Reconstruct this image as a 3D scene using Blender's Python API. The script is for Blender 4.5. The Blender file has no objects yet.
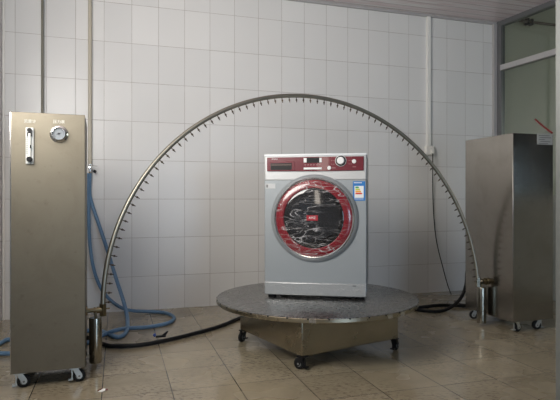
import bpy, bmesh, math, random
from mathutils import Vector, Matrix
random.seed(7)
D = bpy.data
col = bpy.context.scene.collection
scn = bpy.context.scene
PI = math.pi
# ---------------------------------------------------------------- camera
F = 530.0; H = 0.865; CX = 280.0; CY = 198.7
cd = D.cameras.new('camera'); cam = D.objects.new('camera', cd); col.objects.link(cam)
cam.location = (0, 0, H); cam.rotation_euler = (PI/2, 0, 0)
cd.sensor_fit = 'HORIZONTAL'; cd.sensor_width = 36; cd.lens = F/560*36
cd.shift_y = -1.3/560
cd.clip_start = 0.05
scn.camera = cam
# ---------------------------------------------------------------- world, light, exposure
w = D.worlds.new('world'); scn.world = w; w.use_nodes = True
bg = w.node_tree.nodes['Background']
bg.inputs[0].default_value = (0.55, 0.68, 0.95, 1); bg.inputs[1].default_value = 0.12
scn.view_settings.view_transform = 'Standard'; scn.view_settings.look = 'None'
scn.view_settings.gamma = 1; scn.view_settings.use_curve_mapping = False
scn.view_settings.exposure = 0.0
# room frame: u runs along the tiled back wall, v runs into the room's depth
TH = math.atan(0.3177)
CT, ST = math.cos(TH), math.sin(TH)
def W(u, v, z): return Vector((u*CT - v*ST, u*ST + v*CT, z))
V0 = 4.454*CT            # back wall
U0 = -0.745              # left wall
U1 = 3.526               # corner with the glazed partition
VR = -2.6                # rear wall
CE = 2.56                # ceiling
UP = 6.2                 # far side of the neighbouring room
def area(name, loc, target, sx, sy, power, colr):
    l = D.lights.new(name, 'AREA'); l.shape = 'RECTANGLE'; l.size = sx; l.size_y = sy
    l.energy = power; l.color = colr
    o = D.objects.new(name, l); col.objects.link(o); o.location = loc
    o.rotation_euler = (Vector(target)-Vector(loc)).to_track_quat('-Z', 'Y').to_euler()
    return o
# daylight through the windows in the left wall, then two added fill lamps
area('side_window_daylight', W(U0-0.16, 1.7, 1.85), W(1.2, V0, 1.95), 1.5, 1.0, 82, (1.0, 0.96, 0.91))
area('small_window_daylight', W(U0-0.16, -0.1, 1.5), W(1.2, 2.8, 1.0), 0.35, 1.0, 7, (1.0, 0.90, 0.78))
area('rear_blue_fill', W(1.9, VR-0.14, 0.85), W(.9, 3, 0.75), 1.3, 1.3, 46, (0.56, 0.76, 1.0))  # cool fill added to tint the lower wall
area('neighbour_room_fill', W(UP-0.05, 2.6, 1.6), W(U1, 3.9, 1.6), 1.5, 1.2, 22, (0.95, 1.0, 0.9))  # fill added in the neighbouring room to brighten the view through the glass

# ---------------------------------------------------------------- materials
def mat(name, base=(.5,.5,.5), rough=.5, metal=0, **kw):
    m = D.materials.new(name); m.use_nodes = True
    b = m.node_tree.nodes['Principled BSDF']
    b.inputs['Base Color'].default_value = (*base, 1); b.inputs['Roughness'].default_value = rough
    b.inputs['Metallic'].default_value = metal
    for k, v in kw.items(): b.inputs[k].default_value = v
    return m
class N:
    def __init__(s, m): s.t = m.node_tree; s.b = s.t.nodes['Principled BSDF']
    def new(s, ty, **kw):
        n = s.t.nodes.new(ty)
        for k, v in kw.items(): setattr(n, k, v)
        return n
    def put(s, sock, v):
        if isinstance(v, (int, float)): sock.default_value = v
        elif isinstance(v, tuple): sock.default_value = v
        else: s.t.links.new(v, sock)
    def math(s, op, a, b=0.0, c=None, clamp=False):
        n = s.new('ShaderNodeMath', operation=op, use_clamp=clamp)
        s.put(n.inputs[0], a); s.put(n.inputs[1], b)
        if c is not None: s.put(n.inputs[2], c)
        return n.outputs[0]
    def dot(s, a, v):
        n = s.new('ShaderNodeVectorMath', operation='DOT_PRODUCT'); s.put(n.inputs[0], a); n.inputs[1].default_value = v
        return n.outputs['Value']
    def xyz(s, a, b, c=0.0):
        n = s.new('ShaderNodeCombineXYZ'); s.put(n.inputs[0], a); s.put(n.inputs[1], b); s.put(n.inputs[2], c)
        return n.outputs[0]
    def noise(s, vec, scale, detail=3, rough=.5, dist=0):
        n = s.new('ShaderNodeTexNoise'); s.put(n.inputs['Vector'], vec)
        n.inputs['Scale'].default_value = scale; n.inputs['Detail'].default_value = detail
        n.inputs['Roughness'].default_value = rough; n.inputs['Distortion'].default_value = dist
        return n.outputs['Fac']
    def ramp(s, f, stops):
        n = s.new('ShaderNodeValToRGB'); s.put(n.inputs[0], f)
        while len(n.color_ramp.elements) < len(stops): n.color_ramp.elements.new(0.5)
        for e, (p, c) in zip(n.color_ramp.elements, stops):
            e.position = p; e.color = (*c, 1) if isinstance(c, tuple) else (c, c, c, 1)
        return n.outputs[0]
    def mix(s, f, a, b):
        n = s.new('ShaderNodeMix', data_type='RGBA'); s.put(n.inputs[0], f); s.put(n.inputs[6], a); s.put(n.inputs[7], b)
        return n.outputs[2]
    def bump(s, h, strength=.3, dist=.002):
        n = s.new('ShaderNodeBump'); n.inputs['Strength'].default_value = strength; n.inputs['Distance'].default_value = dist
        s.put(n.inputs['Height'], h); s.put(s.b.inputs['Normal'], n.outputs[0])
    def pos(s): return s.new('ShaderNodeNewGeometry').outputs['Position']
    def obj(s): return s.new('ShaderNodeTexCoord').outputs['Object']

def tile_mat():
    m = mat('white_glazed_tile', (.7,.7,.68), .16); n = N(m)
    p = n.pos(); u = n.dot(p, (CT, ST, 0)); v = n.dot(p, (-ST, CT, 0)); z = n.dot(p, (0, 0, 1))
    # faces of the left wall run along v: choose by normal
    g = n.new('ShaderNodeNewGeometry').outputs['Normal']
    side = n.math('GREATER_THAN', n.math('ABSOLUTE', n.dot(g, (CT, ST, 0))), .5)
    uu = n.math('ADD', n.math('MULTIPLY', u, n.math('SUBTRACT', 1.0, side)), n.math('MULTIPLY', v, side))
    a = n.math('DIVIDE', n.math('ADD', uu, 0.054+20.25), .2025)
    b = n.math('DIVIDE', n.math('ADD', z, 3.0-H+.003), .3)
    fa = n.math('FRACT', a); fb = n.math('FRACT', b)
    da = n.math('MULTIPLY', n.math('MINIMUM', fa, n.math('SUBTRACT', 1.0, fa)), .2025)
    db = n.math('MULTIPLY', n.math('MINIMUM', fb, n.math('SUBTRACT', 1.0, fb)), .3)
    d = n.math('MINIMUM', da, db)
    grout = n.math('LESS_THAN', d, .0014)
    cell = n.xyz(n.math('FLOOR', a), n.math('FLOOR', b))
    wn = n.new('ShaderNodeTexWhiteNoise'); n.put(wn.inputs['Vector'], cell)
    base = n.ramp(wn.outputs['Value'], [(0, (.70,.70,.69)), (1, (.75,.748,.735))])
    soft = n.noise(p, 2.2, 2)
    base = n.mix(n.math('MULTIPLY', soft, .12), base, (.5,.49,.47,1))
    gn = n.noise(p, 9, 2)
    gc = n.ramp(gn, [(.35, (.34,.31,.28)), (.65, (.46,.44,.42))])
    n.put(n.b.inputs['Base Color'], n.mix(grout, base, gc))
    n.put(n.b.inputs['Roughness'], n.math('ADD', n.math('MULTIPLY', grout, .4), .3))
    hh = n.math('ADD', n.math('MINIMUM', n.math('DIVIDE', d, .004), 1.0), n.math('MULTIPLY', n.noise(p, 7, 1), .5))
    n.bump(hh, .25, .002)
    return m
def floor_mat():
    m = mat('beige_floor_tile', (.4,.35,.28), .25); n = N(m)
    a1 = math.atan((280-117)/F)
    d1 = (math.cos(a1), math.sin(a1), 0); d2 = (-math.sin(a1), math.cos(a1), 0)
    p = n.pos()
    q1 = Vector((-.1396, 2.277, 0)).dot(Vector(d1)); q2 = Vector((-.362, 2.74, 0)).dot(Vector(d2))
    a = n.math('DIVIDE', n.math('ADD', n.dot(p, d1), 30*.3-q1), .3)
    b = n.math('DIVIDE', n.math('ADD', n.dot(p, d2), 30*.3-q2), .3)
    fa = n.math('FRACT', a); fb = n.math('FRACT', b)
    da = n.math('MINIMUM', fa, n.math('SUBTRACT', 1.0, fa)); db = n.math('MINIMUM', fb, n.math('SUBTRACT', 1.0, fb))
    d = n.math('MULTIPLY', n.math('MINIMUM', da, n.math('MULTIPLY', db, 1.5)), .3)
    wob = n.math('MULTIPLY', n.noise(p, 12, 2), .0022)
    grout = n.math('LESS_THAN', d, n.math('ADD', wob, .0008))
    cell = n.xyz(n.math('FLOOR', a), n.math('FLOOR', b))
    wn = n.new('ShaderNodeTexWhiteNoise'); n.put(wn.inputs['Vector'], cell)
    base = n.ramp(wn.outputs['Value'], [(0, (.30,.255,.175)), (1, (.37,.318,.222))])
    big = n.noise(p, 3.5, 4, .6, .6)
    base = n.mix(n.ramp(big, [(.42, 0.0), (.68, .55)]), base, (.22,.182,.12,1))
    st = n.new('ShaderNodeMapping'); n.put(st.inputs[0], p); st.inputs['Scale'].default_value = (1, 2.6, 1); st.inputs['Rotation'].default_value = (0,0,-a1)
    sp = n.noise(st.outputs[0], 34, 4, .65)
    patch = n.ramp(n.noise(p, 2.4, 2), [(.40, 0.0), (.56, 1.0)])
    base = n.mix(n.math('MULTIPLY', n.ramp(sp, [(.52, 0.0), (.62, .85)]), patch), base, (.11,.088,.062,1))
    n.put(n.b.inputs['Base Color'], n.mix(grout, base, (.05,.043,.036,1)))
    n.put(n.b.inputs['Roughness'], n.ramp(n.noise(p, 2.0, 3), [(.4, .10), (.62, .34)]))
    n.b.inputs['Coat Weight'].default_value = .25; n.b.inputs['Coat Roughness'].default_value = .06
    n.bump(n.math('ADD', n.math('MINIMUM', n.math('DIVIDE', d, .004), 1.0), n.math('MULTIPLY', n.noise(p, 20, 3), .6)), .3, .002)
    return m
def ceil_mat():
    m = mat('pvc_ceiling_strip', (.6,.55,.54), .35); n = N(m)
    p = n.pos(); v = n.dot(p, (-ST, CT, 0)); u = n.dot(p, (CT, ST, 0))
    a = n.math('DIVIDE', n.math('ADD', v, 10.0), .1)
    f = n.math('FRACT', a)
    nz = n.noise(n.xyz(n.math('MULTIPLY', u, 1.2), n.math('MULTIPLY', v, 22.0)), 1.0, 4, .6, 1.0)
    base = n.ramp(nz, [(.38, (.72,.68,.68)), (.5, (.66,.54,.55)), (.62, (.76,.73,.73))])
    g = n.math('LESS_THAN', n.math('MINIMUM', f, n.math('SUBTRACT', 1.0, f)), .035)
    n.put(n.b.inputs['Base Color'], n.mix(g, base, (.36,.31,.31,1)))
    return m
def steel(name, base, rough, streak=(1, 1, 26), dirt=.35, rot=0):
    m = mat(name, base, rough, 1.0); n = N(m)
    o = n.obj(); mp = n.new('ShaderNodeMapping'); n.put(mp.inputs[0], o)
    mp.inputs['Scale'].default_value = streak
    br = n.noise(mp.outputs[0], 14, 3, .6)
    bl = n.noise(o, 5.0, 4, .6, .8)
    sm = n.noise(o, 30, 3, .6)
    c = n.mix(n.ramp(bl, [(.45, 0.0), (.75, dirt)]), (*base, 1), (base[0]*.6, base[1]*.56, base[2]*.5, 1))
    c = n.mix(n.ramp(sm, [(.60, 0.0), (.74, dirt)]), c, (base[0]*.55, base[1]*.52, base[2]*.48, 1))
    n.put(n.b.inputs['Base Color'], c)
    n.put(n.b.inputs['Roughness'], n.math('ADD', n.math('MULTIPLY', n.math('SUBTRACT', n.math('ADD', bl, br), 1.0), .16), rough))
    n.bump(br, .05, .0008)
    return m
M = {}
M['tile'] = tile_mat(); M['floor'] = floor_mat(); M['ceiling'] = ceil_mat()
M['steel'] = steel('stainless_cabinet', (.175,.156,.118), .50)
M['steel'].node_tree.nodes['Principled BSDF'].inputs['Metallic'].default_value = .7
M['steel_r'] = steel('stainless_cabinet_smooth', (.28,.262,.235), .20)
M['steel_box'] = steel('stainless_base', (.38,.345,.27), .24, (1,1,1))
M['chrome'] = mat('bright_metal', (.75,.75,.74), .15, 1)
M['pipe'] = mat('arch_tube_metal', (.30,.285,.235), .42, 1)
M['weight'] = mat('polished_steel_tube', (.30,.28,.23), .22, 1)
M['brass'] = mat('aged_brass', (.20,.165,.10), .35, 1)
M['bronze'] = mat('dull_brass_nozzle', (.06,.043,.028), .45, .6)
M['black'] = mat('black_rubber', (.006,.006,.0065), .6, 0, **{'Specular IOR Level': .25})
M['blackp'] = mat('black_plastic', (.008,.008,.009), .45, 0, **{'Specular IOR Level': .25})
M['zinc'] = mat('zinc_bracket', (.55,.57,.56), .3, .9)
M['hub'] = mat('grey_hub', (.20,.20,.19), .4)
M['blue_hose'] = mat('blue_hose', (.11,.21,.34), .45)
M['white_plastic'] = mat('white_plastic', (.80,.79,.75), .35)
M['olive_pipe'] = mat('yellowed_pipe', (.50,.46,.37), .4)
M['grey_pipe'] = mat('dull_olive_pipe', (.20,.19,.15), .45)
M['alu'] = mat('aluminium_frame', (.44,.43,.43), .4, .15)
M['alu_dark'] = mat('grey_frame_painted_shade', (.15,.155,.16), .4, .3)  # darker copy of the frame, its shaded side put into the colour
M['plain_wall'] = mat('plain_painted_wall', (.42,.43,.37), .8)
M['rear_wall'] = mat('rear_wall_paint', (.30,.285,.25), .8)
M['glass_t'] = mat('tinted_partition_glass', (.80,.84,.80), .03, 0, **{'Transmission Weight': 1.0, 'IOR': 1.45})
# ---------------------------------------------------------------- mesh helpers
class MB:
    def __init__(s): s.bm = bmesh.new()
    def box(s, x0, x1, y0, y1, z0, z1, mtx=None):
        vs = [s.bm.verts.new((x, y, z)) for x in (x0, x1) for y in (y0, y1) for z in (z0, z1)]
        for f in ((0,1,3,2),(4,6,7,5),(0,4,5,1),(2,3,7,6),(0,2,6,4),(1,5,7,3)):
            s.bm.faces.new([vs[i] for i in f])
        if mtx: bmesh.ops.transform(s.bm, matrix=mtx, verts=vs)
        return s
    def poly(s, pts, d):       # prism: polygon pts (3D) pushed by vector d
        a = [s.bm.verts.new(p) for p in pts]; b = [s.bm.verts.new(Vector(p)+Vector(d)) for p in pts]
        s.bm.faces.new(a); s.bm.faces.new(b[::-1])
        for i in range(len(a)):
            j = (i+1) % len(a); s.bm.faces.new((a[j], a[i], b[i], b[j]))
        return s
    def tube(s, pts, r, n=10, cap=True, closed=False):
        pts = [Vector(p) for p in pts]; rings = []
        rr = r if isinstance(r, (list, tuple)) else [r]*len(pts)
        prev = None
        for i, p in enumerate(pts):
            t = (pts[min(i+1, len(pts)-1)] - pts[max(i-1, 0)]).normalized()
            if prev is None:
                a = Vector((0,0,1)) if abs(t.z) < .9 else Vector((1,0,0))
                x = t.cross(a).normalized()
            else: x = (prev - t*prev.dot(t)).normalized()
            prev = x; y = t.cross(x)
            rings.append([s.bm.verts.new(p + (x*math.cos(2*PI*k/n)+y*math.sin(2*PI*k/n))*rr[i]) for k in range(n)])
        for i in range(len(rings)-1):
            for k in range(n):
                s.bm.faces.new((rings[i][k], rings[i][(k+1)%n], rings[i+1][(k+1)%n], rings[i+1][k]))
        if cap: s.bm.faces.new(rings[0][::-1]); s.bm.faces.new(rings[-1])
        return s
    def cyl(s, a, b, r, n=20, r2=None): return s.tube([a, b], [r, r if r2 is None else r2], n)
    def lathe(s, prof, mtx=None, n=64):      # profile (radius, height) about z
        rings = []; new = []
        for r, h in prof:
            if r < 1e-6: rings.append([s.bm.verts.new((0,0,h))])
            else: rings.append([s.bm.verts.new((r*math.cos(2*PI*k/n), r*math.sin(2*PI*k/n), h)) for k in range(n)])
            new += rings[-1]
        for A, B in zip(rings, rings[1:]):
            for k in range(n):
                q = [A[k % len(A)], A[(k+1) % n % len(A)], B[(k+1) % n % len(B)], B[k % len(B)]]
                u = []
                for v in q:
                    if v not in u: u.append(v)
                if len(u) > 2: s.bm.faces.new(u)
        if mtx: bmesh.ops.transform(s.bm, matrix=mtx, verts=new)
        return s
    def build(s, name, m, parent=None, bevel=0, smooth=True, loc=None):
        bmesh.ops.recalc_face_normals(s.bm, faces=s.bm.faces)
        me = D.meshes.new(name); s.bm.to_mesh(me); s.bm.free()
        me.materials.append(m if not isinstance(m, str) else M[m])
        o = D.objects.new(name, me); col.objects.link(o)
        if smooth:
            for p in me.polygons: p.use_smooth = True
            try: me.set_sharp_from_angle(angle=math.radians(35))
            except Exception: pass
        if bevel:
            b = o.modifiers.new('bevel', 'BEVEL'); b.width = bevel; b.segments = 2; b.limit_method = 'ANGLE'
        if parent: o.parent = parent
        if loc: o.location = loc
        return o
def tag(o, label=None, cat=None, group=None, kind=None):
    if label: o['label'] = label
    if cat: o['category'] = cat
    if group: o['group'] = group
    if kind: o['kind'] = kind
    return o
def empty(name, loc, rz, label, cat, group=None):
    o = D.objects.new(name, None); col.objects.link(o); o.location = loc; o.rotation_euler = (0,0,rz)
    o.empty_display_size = .1
    return tag(o, label, cat, group)
def struct(name, mb, m, **k): return tag(mb.build(name, m, smooth=False, **k), kind='structure')
def spline(pts, n=8):
    pts = [Vector(p) for p in pts]; out = []
    P = [pts[0]*2-pts[1]] + pts + [pts[-1]*2-pts[-2]]
    for i in range(1, len(P)-2):
        a, b, c, d = P[i-1:i+3]
        for k in range(n):
            t = k/n
            out.append(.5*((2*b)+(c-a)*t+(2*a-5*b+4*c-d)*t*t+(3*b-a-3*c+d)*t**3))
    out.append(pts[-1]); return out
def text(name, body, size, m, parent, mtx, ext=.0004, align='CENTER'):
    cu = D.curves.new(name, 'FONT'); cu.body = body; cu.size = size; cu.align_x = align; cu.align_y = 'CENTER'; cu.extrude = ext
    t = D.objects.new(name+'_src', cu); col.objects.link(t)
    bpy.context.view_layer.update()
    me = D.meshes.new_from_object(t.evaluated_get(bpy.context.evaluated_depsgraph_get()))
    D.objects.remove(t); D.curves.remove(cu)
    me.transform(mtx); me.materials.clear(); me.materials.append(M[m])
    o = D.objects.new(name, me); col.objects.link(o); o.parent = parent
    return o
def ray(px, py): return Vector(((px-CX)/F, 1, -(py-CY)/F))
def at(px, py, Z): return ray(px, py)*Z + Vector((0, 0, H))
def fl(px, py, z=0.0):
    Z = (H-z)*F/(py-CY); return at(px, py, Z)
def wl(px, py, off=0.0):
    r = ray(px, py); Z = (V0-off)/(r.x*-ST+r.y*CT); return at(px, py, Z)
def RM(angle): return Matrix.Rotation(angle, 4, 'Z')
RT = RM(TH)
# ---------------------------------------------------------------- the room
def slab(name, m, pts, d):
    return struct(name, MB().poly(pts, d), m)
slab('floor', 'floor', [W(U0-.2, VR-.2, 0), W(UP, VR-.2, 0), W(UP, V0+.1, 0), W(U0-.2, V0+.1, 0)], (0,0,-.1))
slab('wall_back', 'tile', [W(U0-.15, V0, 0), W(U1+.02, V0, 0), W(U1+.02, V0, 2.95), W(U0-.15, V0, 2.95)], W(0,.12,0))
# partition line
PD = Vector((.415, -1, 0)).normalized()            # from the corner towards the camera side
PC = W(U1, V0, 0)
PN = Vector((PD.y, -PD.x, 0)); PN = PN if PN.x > 0 else -PN    # into the neighbouring room
LP = 6.2
def pp(t, z, o=0): return PC + PD*t + PN*o + Vector((0,0,z))
e1 = pp(LP, 0)
slab('ceiling', 'ceiling', [W(U0-.15, VR-.12, CE), Vector((e1.x, e1.y, CE)), pp(0, CE), W(U1, V0, CE), W(U0-.15, V0, CE)], (0,0,.1))
# left wall with a high window opening (off frame, lets the daylight in)
def wallbox(mb, u0, u1, v0, v1, z0, z1): mb.box(u0, u1, v0, v1, z0, z1, RT)
m_ = MB()
for a in ((VR, -.28, 0, CE), (.08, 1.0, 0, CE), (2.4, V0, 0, CE), (-.28, .08, 0, 1.0), (-.28, .08, 2.0, CE), (1.0, 2.4, 0, 1.35), (1.0, 2.4, 2.35, CE)):
    wallbox(m_, U0-.12, U0, a[0], a[1], a[2], a[3])
struct('wall_left', m_, 'tile')
m_ = MB()
for a in ((U0-.12, 1.25, 0, 2.9), (2.55, UP, 0, 2.9), (1.25, 2.55, 0, .2), (1.25, 2.55, 1.55, 2.9)):
    wallbox(m_, a[0], a[1], VR-.12, VR, a[2], a[3])
struct('wall_rear', m_, 'rear_wall')
# tiled pier that stands a little proud at the left end of the back wall
struct('trim_1', MB().box(U0, -.49, V0-.035, V0, 0, CE, RT), 'tile')
struct('trim_2', MB().box(U0+.006, U0+.018, V0-.055, V0-.035, .0, CE, RT), 'white_plastic')
# ceiling edge strip on the back wall
struct('trim_3', MB().box(U0, U1, V0-.022, V0-.001, CE-.022, CE, RT), 'alu')
# neighbouring room seen through the glazing
slab('wall_neighbour', 'plain_wall', [W(U1+.02, V0, 0), W(UP, V0, 0), W(UP, V0, 2.95), W(U1+.02, V0, 2.95)], W(0,.12,0))
slab('wall_far_right', 'rear_wall', [W(UP, VR, 0), W(UP, V0, 0), W(UP, V0, 2.95), W(UP, VR, 2.95)], W(.12,0,0))
slab('ceiling_neighbour', 'plain_wall', [pp(0, 2.86), pp(LP, 2.86), W(UP, VR, 2.86), W(UP, V0, 2.86)], (0,0,.08))
# glazed partition: frame members
def pbox(name, t0, t1, o0, o1, z0, z1, m):
    pts = [pp(t0, z0, o0), pp(t1, z0, o0), pp(t1, z0, o1), pp(t0, z0, o1)]
    return struct(name, MB().poly(pts, (0,0,z1-z0)), m)
struct('trim_4', MB().box(U1-.035, U1-.001, V0-.03, V0-.0005, 0, CE-.022, RT), 'alu')
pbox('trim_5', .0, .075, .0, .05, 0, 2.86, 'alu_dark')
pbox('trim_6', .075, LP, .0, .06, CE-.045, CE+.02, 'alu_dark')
pbox('trim_7', .075, LP, -.012, .05, 2.085, 2.135, 'alu')
pbox('trim_8', .075, LP, .0, .05, 0.0, .9, 'plain_wall')
pbox('trim_9', .075, LP, .0, .05, CE+.02, 2.86, 'plain_wall')
for i, t in enumerate((1.35, 2.6, 3.9, 5.2)): pbox('trim_%d' % (10+i), t, t+.05, .001, .049, .9, CE-.045, 'alu')
pbox('window_1', .075, LP, .022, .026, .9, 2.085, 'glass_t')
pbox('window_2', .075, LP, .022, .026, 2.135, CE-.045, 'glass_t')
# bars of an unseen rear opening, added to let in the blue fill
m_ = MB()
for u in (1.25, 2.51): m_.box(u, u+.04, VR-.08, VR-.03, 1.2, 2.3, RT)
for z in (.2, 1.51): m_.box(1.25, 2.55, VR-.08, VR-.03, z, z+.04, RT)
struct('added_rear_opening', m_, 'alu')
# ---------------------------------------------------------------- fixed pipes on the wall
def vpipe(name, px, ytop, ybot, r, off, m, label, cat, parent=None):
    a = wl(px, ytop, off); b = wl(px, ybot, off)
    zt = CE if ytop <= 0 else a.z
    return tag(MB().cyl((b.x, b.y, b.z), (b.x, b.y, zt), r, 14).build(name, m), label, cat)
# ================= LEFT steel cabinet =================
def caster(parent, x, y, top, ang, m_wheel='black', brake=True, R=.029, bracket='zinc'):
    c = MB()
    T = Matrix.Translation((x, y, 0)) @ RM(ang)
    c.box(-.024, .024, -.02, .02, top-.005, top, T)
    for s in (-1, 1):
        v = [(-.013, s*.014, top-.005), (.013, s*.014, top-.005), (.030, s*.014, R+.010), (.031, s*.014, R-.004), (.024, s*.014, R-.012), (.012, s*.014, R-.010)]
        c.poly([T @ Vector(p) for p in v], RM(ang) @ Vector((0, s*.002, 0)))
    if brake:
        c.box(-.03, -.010, -.012, .012, .012, .018, T); c.box(-.016, -.010, -.004, .004, .014, top-.004, T)
    b = c.build('caster', bracket, parent)
    A = T @ Matrix.Translation((.018, 0, R)) @ Matrix.Rotation(PI/2, 4, 'X')
    MB().lathe([(.4*R, -.011), (.8*R, -.011), (R, -.008), (R, .008), (.8*R, .011), (.4*R, .011)], A, 28).build('wheel', m_wheel, b)
    MB().lathe([(0, -.0165), (.18*R, -.0165), (.2*R, -.012), (.52*R, -.012), (.52*R, .012), (.2*R, .012), (.18*R, .0165), (0, .0165)], A, 20).build('hub', 'hub', b)
    return b
def cabinet(name, corner, ang, wd, dp, z0, z1, m, label):
    r = empty(name, corner, ang, label, 'steel cabinet')
    MB().box(0, wd, 0, dp, z0, z1).build('body', m, r, bevel=.002)
    return r
aL = math.radians(18.8)
wL, dC = .318, .45
cR = Vector((-.916, 2.49, 0)); cLft = cR - Vector((math.cos(aL), math.sin(aL), 0))*wL
ZB = .072
cab = cabinet('water_control_cabinet', cLft, aL, wL, dC, ZB, 1.258, 'steel',
              'tall steel cabinet on castors with a round gauge and flow meter, left of arch')
MB().box(-.0, .004, -.0012, .0, ZB+.004, 1.254).build('edge_strip', 'chrome', cab)
sc = 2.42/F
def cl(px, py):     # position on the cabinet front
    t = (px-CX)/F
    ca, sa = math.cos(aL), math.sin(aL)
    k = (t*cLft.y - cLft.x)/(ca - t*sa)
    Z = cLft.y + k*sa
    return k, H-(py-CY)/F*Z
FX = Matrix.Rotation(PI/2, 4, 'X')
# flow meter
x, z = cl(30, 146)
fm = MB().box(x-.017, x+.017, -.012, 0, z-.083, z+.083).build('flow_meter', mat('clear_acrylic', (.75,.77,.74), .08, 0, **{'Transmission Weight': .25}), cab, bevel=.003)
MB().cyl((x, -.018, z-.052), (x, -.018, z+.055), .006, 14).build('meter_tube', mat('meter_tube', (.8,.8,.74), .1), fm)
m_ = MB(); m_.cyl((x, -.012, z+.070), (x, -.024, z+.070), .010, 18); m_.box(x-.010, x+.010, -.021, -.012, z+.042, z+.060); m_.build('inlet_fitting', 'blackp', fm)
m_ = MB(); m_.cyl((x, -.012, z-.062), (x, -.03, z-.062), .012, 20); m_.cyl((x, -.03, z-.062), (x, -.036, z-.062), .008, 20); m_.build('adjusting_knob', 'blackp', fm)
m_ = MB()
for k in range(9): m_.box(x-.015, x-.008, -.0132, -.012, z-.035+k*.009, z-.0335+k*.009)
m_.box(x+.001, x+.007, -.025, -.0235, z-.012, z+.002)
m_.build('scale_marks', 'blackp', fm)
# gauge
x, z = cl(59, 134)
T = Matrix.Translation((x, 0, z)) @ FX
g = MB().lathe([(0, 0), (.040, 0), (.040, .004), (.034, .010), (.033, .020), (.0285, .022), (.0275, .012), (0, .012)], T, 48).build('pressure_gauge', 'chrome', cab)
MB().lathe([(0, .0125), (.0272, .0125), (.0272, .014), (0, .014)], T, 40).build('dial', mat('gauge_dial', (.17,.19,.205), .5), g)
m_ = MB()
for k in range(19):
    a = math.radians(-45 + k*15); rm = T @ Matrix.Rotation(a, 4, 'Z')
    m_.box(.019, .024, -.0006, .0006, .014, .0146, rm)
m_.box(-.010, .010, -.001, .001, .0145, .0155, T @ Matrix.Rotation(.3, 4, 'Z')); m_.lathe([(0,.0175),(.0035,.0175),(.0035,.014)], T, 16)
m_.build('needle', 'blackp', g)
M['letter'] = mat('pale_lettering', (.55,.55,.50), .5)
x, z = cl(30, 121.5); text('lettering', '流量计', .017, 'letter', cab, Matrix.Translation((x, -.0008, z)) @ FX)
x, z = cl(59, 122); text('lettering', '压力表', .017, 'letter', cab, Matrix.Translation((x, -.0008, z)) @ FX)
for (cx_, cy_, an) in ((.035, .03, 0.15), (wL-.045, .03, .1), (.035, dC-.04, .5), (wL-.045, dC-.04, -.4)):
    caster(cab, cx_, cy_, ZB, an)
# arch geometry
AC = Vector((.222, 3.156, .299)); ARr = 1.213; ae = .381; TILT = .124     # the arch leans slightly away from the camera
E = Vector((math.cos(ae), math.sin(ae), 0))
AL = AC - E*ARr; AR = AC + E*ARr
def fitting(parent, pivot, sgn, m):
    iv = parent.matrix_basis.inverted() if False else (Matrix.Translation(parent.location) @ RM(parent.rotation_euler.z)).inverted()
    L_ = .086 if sgn < 0 else .075
    a = iv @ (pivot + E*sgn*L_); b = iv @ (pivot + E*sgn*.016); c = iv @ (pivot + E*sgn*(L_-.012))
    m_ = MB(); m_.cyl(a, b, .011, 18); m_.cyl(a, c, .024, 24); m_.cyl(iv @ (pivot + E*sgn*.045), iv @ (pivot+E*sgn*.035), .020 if sgn > 0 else .015, 20)
    return m_.build('pipe_outlet', m, parent)
fitting(cab, AL, -1, 'brass')
iv = (Matrix.Translation(cab.location) @ RM(aL)).inverted()
# black hose coupling low on the side
MB().tube([(wL+.0, .33, .13), (wL+.02, .33, .128), (wL+.03, .33, .11), (wL+.03, .33, .085)], .012, 14).build('hose_coupling', 'black', cab)
# ================= RIGHT steel cabinet =================
aR = math.radians(18)
cabr = cabinet('water_supply_cabinet', (1.4946, 3.40, 0), aR, .325, .475, ZB, 1.287, 'steel_r',
               'tall stainless steel cabinet on castors with a paper notice, right of the arch')
fitting(cabr, AR, 1, 'brass')
for (cx_, cy_, an) in ((.05, .035, 0.2), (.322-.075, .04, 2.9), (.05, dC-.03, 2.6), (.322-.05, dC-.04, .4)):
    caster(cabr, cx_, cy_, ZB, an)
def cr(px, py):
    t = (px-CX)/F; ca, sa = math.cos(aR), math.sin(aR)
    k = (t*3.40 - 1.4946)/(ca - t*sa); Z = 3.40 + k*sa
    return k, H-(py-CY)/F*Z
x0, z1_ = cr(537, 133.5); x1, z0_ = cr(552.5, 145)
nt = MB().box(x0, x1, -.0015, 0, z0_, z1_).build('notice', mat('worn_grey_notice', (.36,.36,.34), .45), cabr)
nt['label'] = 'worn grey paper notice'
m_ = MB()
for k, (a, b) in enumerate(((.1,.8),(.15,.9),(.1,.5),(.2,.85),(.1,.7))):
    zz = z1_-.012-k*.013; m_.box(x0+(x1-x0)*a, x0+(x1-x0)*b, -.002, -.0015, zz-.002, zz+.002)
m_.build('print_lines', mat('notice_print', (.12,.12,.12), .5), nt)
# red strap lying up from the top rear of the cabinet
a, b = at(535.5, 119.5, 3.78), at(552, 132, 3.46); b.z = 1.287+.008
rs = MB().tube(spline([a, a.lerp(b, .5)+Vector((0,0,-.004)), b], 8), .0062, 10).build('red_rod', mat('red_plastic', (.20,.004,.006), .45))
tag(rs, 'short curved red tube sticking up from the top of the right steel cabinet', 'red tube')
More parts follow.
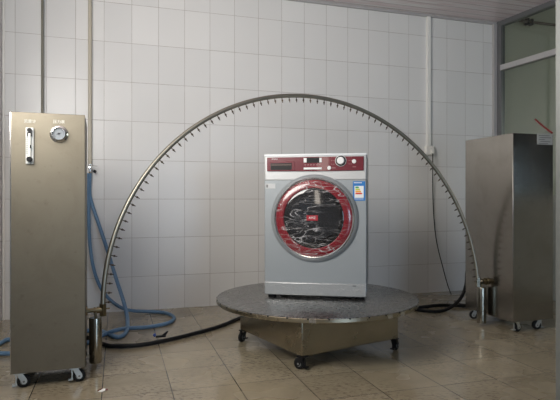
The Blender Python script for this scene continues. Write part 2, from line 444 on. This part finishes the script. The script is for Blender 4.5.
# ================= spray arch =================
ar = empty('spray_arch', (AC.x, AC.y, 0), ae, 'large half-round metal spray arch with many small nozzles over the washing machine', 'spray arch')
zc = AC.z
def on_arch(a, R_): return Vector((-R_*math.cos(a), R_*math.sin(a)*math.sin(TILT), R_*math.sin(a)*math.cos(TILT)))
pts = [Vector((0,0,zc)) + on_arch(PI*k/96, ARr) for k in range(97)]
MB().tube(pts, .0125, 14).build('arch_pipe', 'pipe', ar)
NN = 78; proto = None
for k in range(NN):
    a = math.radians(1.7 + k*(180-3.4)/(NN-1))
    if proto is None:
        m_ = MB(); m_.cyl((0,0,0), (0,0,.016), .0026, 6); m_.cyl((0,0,.012), (0,0,.020), .0054, 6); m_.cyl((0,0,.020), (0,0,.032), .0036, 6, r2=.0018)
        o = proto = m_.build('nozzle', 'bronze', ar)
    else:
        o = proto.copy(); col.objects.link(o); o.parent = ar
    d = on_arch(a, 1)
    o.location = Vector((0,0,zc)) + d*(ARr-.011)
    o.rotation_euler = (-d).to_track_quat('Z', 'Y').to_euler()
for s in (-1, 1):
    m_ = MB(); x = s*ARr
    m_.cyl((x, 0, zc-.032), (x, 0, zc+.03), .0185, 6); m_.cyl((x-s*.004, 0, zc), (x+s*.03, 0, zc), .017, 18)
    m_.cyl((x-s*.034, 0, zc+.004), (x-s*.015, 0, zc+.004), .004, 8)
    m_.build('swivel_fitting', 'brass' if s < 0 else 'weight', ar)
    xx = s*(ARr+(.035 if s < 0 else .030)); top = .262
    m_ = MB(); m_.lathe([(0,.035 if s<0 else .018), (.030,.035 if s<0 else .018), (.0315,.04), (.0315, top-.005), (.030, top), (0, top)], Matrix.Translation((xx,0,0)), 32)
    c = m_.build('counterweight', 'weight', ar)
    MB().cyl((xx, 0, top), (xx, 0, zc-.012), .007, 12).build('rod', 'brass', c)
# ================= turntable =================
TC = Vector((.215, 3.12, 0)); ta = math.radians(32)
tt = empty('turntable', TC, ta, 'low round stainless turntable on a square wheeled base carrying the washing machine', 'turntable')
def top_mat():
    m = steel('wet_turntable_top', (.40,.40,.40), .34, (1,1,1), .3); n = N(m)
    o = n.obj()
    mp = n.new('ShaderNodeMapping'); n.put(mp.inputs[0], o); mp.inputs['Rotation'].default_value = (0,0,-ta+.2); mp.inputs['Scale'].default_value = (1, 2.2, 1)
    nz = n.noise(mp.outputs[0], 24, 6, .65, 1.2)
    c = n.ramp(nz, [(.38, (.12,.118,.112)), (.50, (.24,.24,.238)), (.64, (.19,.185,.175))])
    n.put(n.b.inputs['Base Color'], c)
    n.put(n.b.inputs['Roughness'], n.ramp(nz, [(.40, .12), (.56, .32)]))
    n.b.inputs['Metallic'].default_value = .9
    n.bump(nz, .35, .005)
    return m
TZ = .293; TR = .585
MB().lathe([(0, TZ), (TR-.004, TZ), (TR-.002, TZ-.001), (TR-.002, TZ-.004), (0, TZ-.004)], None, 128).build('top_plate', top_mat(), tt)
MB().lathe([(0, TZ-.004), (TR-.002, TZ-.004), (TR, TZ-.006), (TR, TZ-.022), (TR-.004, TZ-.026), (0, TZ-.026)], None, 128).build('rim', steel('rim_steel', (.45,.40,.30), .3, (1,1,1), .3), tt)
hb = .332
bx = MB().box(-hb, hb, -hb, hb, .070, TZ-.026).build('base_box', 'steel_box', tt, bevel=.004)
pb = None
for k in range(36):
    a = 2*PI*k/36
    if pb is None:
        o = pb = MB().cyl((0,0,-.001), (0,0,.0025), .0045, 8).build('bolt', 'blackp', tt)
    else: o = pb.copy(); col.objects.link(o); o.parent = tt
    o.location = ((TR-.001)*math.cos(a), (TR-.001)*math.sin(a), TZ-.006); o.rotation_euler = Vector((math.cos(a), math.sin(a), 0)).to_track_quat('Z','Y').to_euler()
for px in (312.5, 390, 402.5):
    t = (px-CX)/F
    # nearest rim point along this viewing column
    A = 1+t*t; B = -2*(t*TC.x+TC.y); C_ = TC.x**2+TC.y**2-TR**2
    Z = (-B-math.sqrt(B*B-4*A*C_))/(2*A); P_ = Vector((t*Z, Z, 0))-TC; an = math.atan2(P_.y, P_.x)-ta
    m_ = MB().box(TR-.001, TR+.002, -.017, .017, TZ-.024, TZ-.005, RM(an)); m_.build('rim_tape', 'chrome', tt)  # small shiny pieces of tape on the rim
for sx, sy, an in ((-1,-1,2.0), (1,-1,.4), (1,1,2.5), (-1,1,3.6)):
    caster(tt, sx*(hb-.016), sy*(hb-.016), .070, an, bracket='blackp')
# ================= washing machine =================
WA = -math.radians(10.3)
wm = empty('washing_machine', (.198, 3.03, TZ), WA, 'silver front-loading washing machine with red control panel and red door ring', 'washing machine')
S = 3.04/F
def mp_(px, py): return (px-314.8)*S, (298.4-py)*S
M['silver'] = mat('silver_blue_enamel', (.28,.305,.318), .45, .25)
M['silver_light'] = mat('light_silver_plastic', (.50,.51,.51), .36, .2)
M['white_edge'] = mat('white_edge_trim', (.66,.69,.70), .3)
M['red'] = mat('deep_red_panel', (.125,.009,.018), .25, 0, **{'Coat Weight': .5})
M['red_ring'] = mat('red_door_ring', (.17,.008,.014), .2, 0, **{'Coat Weight': .6})
M['grey_ring'] = mat('grey_door_surround', (.27,.29,.30), .3, .3)
hw = .294; dpt = .50
zt = mp_(0, 154.2)[1]; z180 = mp_(0, 180.5)[1]; z282 = mp_(0, 282)[1]; z296 = mp_(0, 295.6)[1]
MB().box(-hw, hw, .004, dpt, z282-.05, z180+.01).build('body', 'silver', wm, bevel=.006)
MB().box(-hw, hw, .0, dpt, z180, zt-.0).build('fascia', 'silver_light', wm, bevel=.008)
MB().box(-hw-.001, hw+.001, -.003, dpt+.002, zt-.012, zt+.003).build('lid', 'white_edge', wm, bevel=.005)
kick_mat = mat('film_wrapped_plinth', (.36,.375,.375), .25, .3, **{'Coat Weight': .5, 'Coat Roughness': .08})
n = N(kick_mat); n.bump(n.noise(n.obj(), 32, 4, .6, 1.5), .6, .006)
kp = MB().box(-hw+.001, hw-.001, -.004, .03, z296, z282-.003).build('kick_plate', kick_mat, wm, bevel=.006)
MB().box(-hw+.006, hw-.006, .03, dpt-.006, z296+.004, z282-.04).build('base_pan', 'silver_light', wm)
x, z = mp_(354, 284.5); MB().box(x-.010, x+.010, -.0048, -.004, z-.002, z+.002).build('filter_slot', 'blackp', kp)
for sx in (-1, 1):
    for y in (.045, dpt-.05):
        m_ = MB(); m_.cyl((sx*.255, y, 0), (sx*.255, y, .012), .024, 20); m_.cyl((sx*.255, y, .012), (sx*.255, y, z296+.006), .010, 12); m_.build('foot', 'black', wm)
# red control panel
x0, za = mp_(266.5, 157); x1, zb = mp_(363.2, 171)
cp = MB().poly([(x0, -.001, zb), (0, -.001, zb-.002), (x1, -.001, zb), (x1, -.001, za), (x0, -.001, za)], (0, -.006, 0)).build('control_panel', 'red', wm, bevel=.002)
yp = -.007
M['panel_white'] = mat('panel_white', (.70,.71,.70), .3)
x, z = mp_(274.5, 158.8); text('lettering', 'HITACHI', .0085, 'panel_white', cp, Matrix.Translation((x, yp-.0005, z)) @ FX)
# detergent drawer
x0, za = mp_(270.3, 163.0); x1, zb = mp_(292, 169.8)
dr = MB().box(x0-.008, x1+.018, yp-.0015, -.001, zb-.007, za+.008).build('detergent_drawer', mat('red_drawer', (.12,.009,.018), .25), wm, bevel=.002)
MB().poly([(x0, yp-.0018, za), (x1, yp-.0018, za), (x1, yp-.0018, zb+.004), (x1-.006, yp-.0018, zb), (x0+.006, yp-.0018, zb), (x0, yp-.0018, zb+.004)], (0, .004, 0)).build('handle_recess', 'blackp', dr)
MB().box(x0+.005, x1-.003, yp-.004, yp-.0018, za-.012, za-.008).build('grip_edge', mat('brown_grip', (.16,.10,.08), .3), dr)
# display
x0, za = mp_(304, 158.2); x1, zb = mp_(322, 162.6)
ds = MB().box(x0, x1, yp-.003, yp, zb, za).build('display', 'panel_white', wm, bevel=.001)
a_, _ = mp_(307, 0); b_, _ = mp_(319.6, 0)
MB().box(a_, b_, yp-.0042, yp-.003, zb-.002, za+.002).build('screen', 'blackp', ds)
x0, za = mp_(304, 167.6); x1, zb = mp_(322, 169.6)
MB().box(x0, x1, yp-.003, yp, zb, za).build('key_strip', 'panel_white', wm, bevel=.001)
m_ = MB()
for k in range(6):
    x, z = mp_(305.5+k*2.9, 165); m_.box(x-.004, x+.004, yp-.0006, yp, z-.0014, z+.0014)
for px in (334, 349, 332, 351):
    for py in (157.5, 161, 164.5):
        x, z = mp_(px, py); m_.box(x-.003, x+.003, yp-.0006, yp, z-.001, z+.001)
x, z = mp_(334, 168.3); m_.box(x-.010, x+.010, yp-.0006, yp, z-.0015, z+.0015)
x, z = mp_(354, 167.4); m_.box(x-.010, x+.010, yp-.0006, yp, z-.001, z+.001)
m_.build('panel_marks', mat('faint_print', (.42,.22,.22), .5), cp)
def knob(name, px, py, r, h, m, ring=None):
    x, z = mp_(px, py); T = Matrix.Translation((x, yp, z)) @ FX
    o = MB().lathe([(r*1.05, 0), (r, h*.8), (r*.85, h), (0, h)], T, 32).build(name, m, wm)
    if ring:
        MB().lathe([(r*1.5, 0), (r*1.5, .003), (r*1.38, .005), (r*1.38, 0)], T, 40).build('bezel', 'panel_white', o)
        MB().lathe([(r*1.37, .0), (r*1.3, .004), (r*1.05, .006), (r, .006)], T, 32).build('dial_skirt', 'blackp', o)
    return o
kn = knob('program_knob', 340.8, 161.3, 3.7*S, .020, 'panel_white', True)
knob('start_button', 353.8, 162, 2.0*S, .006, 'panel_white')
knob('power_button', 329.5, 168.2, 1.9*S, .006, 'panel_white')
# door
x, z = mp_(314.3, 218)
T = Matrix.Translation((x, 0, z)) @ FX
door = MB().lathe([(43.5*S, -.004), (43.5*S, .004), (42.0*S, .012), (40.6*S, .016), (39.6*S, .012), (39.6*S, -.004)], T, 96).build('door', 'grey_ring', wm)
cr_ = MB().lathe([(39.9*S, .008), (40.0*S, .018), (39.2*S, .023), (38.3*S, .022), (37.9*S, .016), (37.9*S, .0)], T, 96).build('chrome_ring', 'chrome', door)
MB().lathe([(38.0*S, .004), (38.0*S, .018), (36*S, .024), (33*S, .0285), (30.5*S, .029), (29.8*S, .024), (29.8*S, .004)], T, 96).build('red_ring', 'red_ring', door)
M['door_glass'] = mat('dark_door_glass', (.010,.009,.009), .07, 0, **{'Coat Weight': .4})
MB().lathe([(29.9*S, .010)]+[(30.0*S*math.cos(t*PI/2/12), .024+.009*math.sin(t*PI/2/12)) for t in range(12)]+[(0, .033)], T, 96).build('door_glass', 'door_glass', door)
# creased clear protective film over the door
def film_mat():
    m = D.materials.new('creased_clear_film'); m.use_nodes = True
    t = m.node_tree; n = N.__new__(N); n.t = t; n.b = t.nodes['Principled BSDF']
    n.b.inputs['Base Color'].default_value = (.78,.76,.76,1); n.b.inputs['Roughness'].default_value = .12
    o = n.obj()
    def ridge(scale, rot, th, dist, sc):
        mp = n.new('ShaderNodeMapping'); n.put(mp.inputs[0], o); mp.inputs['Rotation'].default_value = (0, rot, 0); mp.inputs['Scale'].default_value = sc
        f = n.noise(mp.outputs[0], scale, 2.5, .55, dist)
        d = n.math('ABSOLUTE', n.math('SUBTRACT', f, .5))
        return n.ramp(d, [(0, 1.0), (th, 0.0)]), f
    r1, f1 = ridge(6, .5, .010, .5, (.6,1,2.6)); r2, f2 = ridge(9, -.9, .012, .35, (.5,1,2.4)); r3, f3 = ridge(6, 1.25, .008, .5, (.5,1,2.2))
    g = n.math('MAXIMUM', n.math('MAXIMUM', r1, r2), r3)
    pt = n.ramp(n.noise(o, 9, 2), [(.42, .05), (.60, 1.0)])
    fac = n.math('ADD', n.math('MULTIPLY', n.math('MULTIPLY', g, pt), .46), .010)  # highlights on the creases painted in as white lines
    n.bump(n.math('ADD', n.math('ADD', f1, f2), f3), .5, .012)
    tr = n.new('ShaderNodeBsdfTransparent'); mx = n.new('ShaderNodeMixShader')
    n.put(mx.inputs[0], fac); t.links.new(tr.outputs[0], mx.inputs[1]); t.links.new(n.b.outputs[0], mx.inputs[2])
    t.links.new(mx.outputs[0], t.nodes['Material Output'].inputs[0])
    return m
bm = MB(); R0 = 38.4*S; rings = 26; seg = 120
from mathutils import noise as mn
prof = []
vs = []
for i in range(rings+1):
    r = R0*i/rings; row = []
    cnt = 1 if i == 0 else seg
    for k in range(cnt):
        a = 2*PI*k/seg; px_, py_ = r*math.cos(a), r*math.sin(a)
        q = r/S
        base = .0355 if q < 24 else .0355 - .0085*((q-24)/14.4)**2
        if i == rings: base = .024
        hgt = base + (.0 if i > rings-2 else .0035*abs(mn.noise(Vector((px_*22, py_*38, 3))))*(1) )
        row.append(bm.bm.verts.new(T @ Vector((px_, py_, hgt))))
    vs.append(row)
for i in range(rings):
    A, B = vs[i], vs[i+1]
    for k in range(seg):
        q = [A[k % len(A)], A[(k+1) % seg % len(A)], B[(k+1) % seg], B[k]]
        u = []
        for v in q:
            if v not in u: u.append(v)
        bm.bm.faces.new(u)
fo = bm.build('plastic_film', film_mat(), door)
# badge at the middle of the glass
bx0, bz0 = mp_(313.2, 217.6)
bd = MB().box(bx0-5.6*S, bx0+5.6*S, -.0420, -.030, bz0-2.6*S, bz0+2.6*S).build('badge', mat('red_badge', (.32,.02,.03), .3), door)
text('badge_lettering', 'AMZ', .019, 'panel_white', bd, Matrix.Translation((bx0, -.0424, bz0)) @ FX)
# stickers
x0, za = mp_(352.6, 181.6); x1, zb = mp_(364.6, 200.6)
el = MB().box(x0, x1, .0028, .0042, zb, za).build('energy_label', mat('label_blue', (.02,.16,.45), .35), wm); el['label'] = 'blue energy label'
xm = (x0+x1)/2
MB().box(x0+.009, x1-.009, .0020, .0028, zb+.016, za-.026).build('white_field', 'panel_white', el)
for k, (c, L) in enumerate((((.02,.30,.10), .30), ((.45,.50,.05), .42), ((.75,.35,.03), .54), ((.60,.05,.03), .66))):
    zz = za-.034-k*.0115
    xa = x0+.014; xb = xa+(x1-x0)*L*.75
    MB().poly([(xa, .0012, zz-.0045), (xb, .0012, zz-.0045), (xb+.006, .0012, zz), (xb, .0012, zz+.0045), (xa, .0012, zz+.0045)], (0, .0008, 0)).build('grade_bar', mat('grade_%s' % 'abcd'[k], c, .4), el)
m_ = MB(); m_.box(x0+.006, x0+.05, .0016, .0028, za-.010, za-.006); m_.box(x0+.006, x1-.010, .0016, .0028, zb+.008, zb+.011)
m_.build('label_print', 'panel_white', el)
x0, za = mp_(264.8, 183.3); x1, zb = mp_(274.8, 188.4)
st = MB().box(x0, x1, .0028, .0042, zb, za).build('small_sticker', mat('sticker_grey', (.46,.47,.47), .4), wm)
MB().box(x0+.004, x0+.014, .0022, .0028, zb+.006, za-.006).build('sticker_mark', mat('sticker_ink', (.12,.12,.12), .5), st)

# ================= pipes, tap, socket =================
vpipe('wall_conduit', 42.3, 0, 300, .009, .045, 'grey_pipe', 'thin dark olive pipe running down the wall behind the left cabinet', 'pipe')
a = wl(90, 164, .03)
vp = tag(MB().cyl((a.x, a.y, a.z), (a.x, a.y, CE), .0135, 16).build('water_pipe', 'olive_pipe'), 'beige water pipe running down the wall from the ceiling to the tap', 'pipe')
tp = empty('water_tap', (a.x, a.y, a.z-.03), TH, 'small chrome tap at the lower end of the beige wall pipe', 'tap')
m_ = MB(); m_.cyl((0,0,.032), (0,0,-.03), .012, 16); m_.cyl((0,0,0), (.0,.028,0), .009, 12); m_.cyl((0,0,-.005), (.03,-.012,-.022), .009, 12)
m_.build('tap_body', 'chrome', tp)
m_ = MB(); m_.cyl((0,0,.0), (-.004,-.03,.004), .005, 8); m_.box(.0, .055, -.036, -.03, .012, .017); m_.build('lever', 'chrome', tp)
MB().cyl((.028,-.012,-.022), (.042,-.016,-.03), .011, 12).build('spout_cap', 'blackp', tp)
MB().cyl((0,0,-.03), (0,0,-.045), .010, 14).build('hose_barb', 'brass', tp)
# trunking + socket on the right
b = wl(428.5, 146, .012); t_ = Vector((b.x, b.y, CE-.022))
mt = Matrix.Translation((b.x, b.y, 0)) @ RT
tag(MB().box(-.019, .019, -.012, .011, b.z, CE-.022, mt).build('cable_trunking', 'white_plastic', smooth=False, bevel=.002), 'white plastic cable trunking running down the wall to the socket', 'cable trunking')
so = empty('wall_socket', (b.x, b.y, b.z-.085), TH, 'white wall socket box with a plug below the white trunking', 'socket')
MB().box(-.04, .045, -.026, .011, 0, .085).build('socket_box', 'white_plastic', so, bevel=.005)
MB().box(.005, .035, -.046, -.026, .012, .05).build('plug', 'white_plastic', so, bevel=.004)
# neighbouring room: pipe under the ceiling with clips
z_ = 2.60
np_ = empty('ceiling_pipe', W(U1+.1, V0-.03, z_), TH, 'thin brown pipe along the wall of the next room seen through the glass', 'pipe')
MB().cyl((0,0,0), (2.2,0,0), .013, 12).build('pipe_run', mat('brown_pipe', (.09,.07,.045), .5), np_)
for k in (.25, .30, 1.1):
    MB().box(k, k+.02, -.016, .028, -.03, .03).build('clip', 'blackp', np_)
# anchor holes in the far wall
m_ = MB()
# door post close to the camera on the right
dp = empty('door_post', (.869, 1.6, 0), math.radians(27), 'narrow aluminium door post at the right edge of the photo', 'door post')
MB().box(0, .05, 0, .04, 0, CE).build('post', mat('post_grey', (.20,.21,.20), .35, .3), dp)
MB().box(.006, .011, -.002, 0, 0, 1.45).build('glass_edge', mat('greenish_glass_edge', (.33,.42,.40), .15), dp)
MB().box(.010, .045, -.010, 0, H+.30, H+.56).build('latch_plate', 'white_plastic', dp)
# ================= hoses =================
def P3(l): return [Vector(p) for p in l]
WZ = lambda px, off=.03: wl(px, 198, off).y
def hang(px, py, k, zend=3.68):       # k=0 on the wall, k=1 at the floor distance
    return at(px, py, WZ(px)*(1-k)+zend*k)
tapend = Vector((a.x, a.y, a.z-.07))
hA = [tapend, hang(89.5,192,0), hang(92,204,.0), hang(99,225,.1), hang(107,249,.25), hang(116,278,.5), hang(124,303,.8), fl(127.5,320,.03), fl(126,332,.014), fl(118,337,.014), fl(106,333,.014), fl(97,330,.014), fl(86,331,.014), fl(60,336,.014), fl(30,339,.014), fl(9,339.5,.014), fl(0,343.5,.014), fl(-12,349,.014)]
tag(MB().tube(spline(hA, 8), .0135, 12).build('garden_hose', 'blue_hose'), 'blue hose hanging from the tap and turning sharply back near the arch foot', 'hose')
q = Vector((-.010, -.028, 0))
hB = [tapend+q*.9, hang(88.5,195,.02), hang(88.8,220,.05), hang(90,245,.1), hang(94,270,.2), hang(102,290,.28), hang(114,303,.32), fl(128,310,.04), fl(150,311.5,.014), fl(166,313,.014), fl(174,317.5,.014), fl(168,323,.014), fl(148,327,.014), fl(128,328.2,.018), fl(117,330,.04), fl(104,334.5,.016), fl(92,341,.014), fl(60,350,.014), fl(30,353,.014), fl(9,353.5,.014), fl(-12,353,.014)]
tag(MB().tube(spline(hB, 8), .0125, 12).build('garden_hose', 'blue_hose'), 'blue hose lying in the widest loop on the floor by the wall', 'hose')
hC = [tapend+q*1.9, hang(87.5,196,.05), hang(85.5,212,.08), hang(80,235,.12), hang(72,262,.2), hang(66,300,.3), fl(64,322,.015), fl(50,325,.015)]
tag(MB().tube(spline(hC, 8), .011, 12).build('garden_hose', 'blue_hose'), 'short blue hose length slipping down from the tap behind the left cabinet', 'hose')
Zr = .0135
cp_ = Matrix.Translation(cab.location) @ RM(aL) @ Vector((wL+.03, .33, .085))
hK = [cp_, cp_+Vector((.006,.0,-.05)), fl(100,344,Zr), fl(112,346,Zr), fl(140,345,Zr), fl(170,339.5,Zr), fl(200,332,Zr), fl(222,325.5,Zr), fl(240,318,Zr), fl(262,311,Zr), fl(320,309,Zr), fl(380,309.5,Zr), fl(417,307.5,Zr), fl(440,305.2,Zr), fl(466,306,Zr), fl(490,305,Zr)]
tag(MB().tube(spline(hK, 8), .0125, 12).build('rubber_hose', 'black'), 'long black rubber hose along the floor from the left cabinet past the turntable', 'hose')
hL = [fl(396,306.2,Zr), fl(408,308.2,Zr), fl(420,310.2,Zr), fl(434,311.4,Zr), fl(446,309.5,Zr*1.2), at(456,303.5,4.05), at(462.5,295,4.08), at(466,284,4.1), at(467,272,4.1), at(470,262,4.1), at(480,258,4.05), at(486,260,3.92)]
tag(MB().tube(spline(hL, 8), .0125, 12).build('rubber_hose', 'black'), 'black rubber hose curling up off the floor behind the right cabinet', 'hose')
sb = so.location + Vector((RM(TH) @ Vector((.02, -.038, .012)))[:])
hW = [sb, sb+Vector((0,0,-.05)), wl(433,200,.02), wl(436,238,.03), wl(443,268,.06), wl(448,286,.12), wl(453,298,.2), fl(457.5,303,.032), fl(466,304.2,.006), fl(480,303,.006)]
tag(MB().tube(spline(hW, 8), .0045, 8).build('power_cable', 'black'), 'thin black power cable hanging from the wall socket to the floor', 'cable')
# clip on the black hose
c0 = fl(160, 341.5, 0)
vc = empty('hose_clip', (c0.x, c0.y, .026), math.radians(14), 'small black and blue hose clip lying on the black hose', 'hose clip')
m_ = MB(); m_.box(-.025, .035, -.011, .011, 0, .012); m_.poly([(.01,-.008,.012),(.035,-.008,.012),(.05,-.008,.034),(.042,-.008,.036)], (0,.016,0)); m_.build('clip_body', 'blackp', vc, bevel=.002)
MB().cyl((-.028, 0, .008), (-.036, 0, .022), .009, 10).build('clip_cap', mat('blue_cap', (.03,.06,.22), .4), vc)
# scrap on the floor
s0 = fl(103, 391, 0)
sp_ = empty('paper_scrap', (s0.x, s0.y, 0), .4, 'crumpled scrap of red and white tape on the floor by the left cabinet', 'litter')
m_ = MB(); m_.poly([(-.02,-.006,.001),(-.006,-.014,.001),(.012,-.008,.004),(.018,.008,.001),(.004,.004,.008),(-.012,.01,.001)], (0,0,.002)); m_.build('white_scrap', 'white_plastic', sp_)
m_ = MB(); m_.poly([(-.024,.004,.003),(-.010,-.002,.006),(.0,.006,.010),(-.008,.014,.004)], (0,0,.002)); m_.poly([(.008,-.012,.005),(.02,-.006,.004),(.02,.0,.006),(.01,-.004,.006)], (0,0,.002)); m_.build('red_scrap', 'red_ring', sp_)
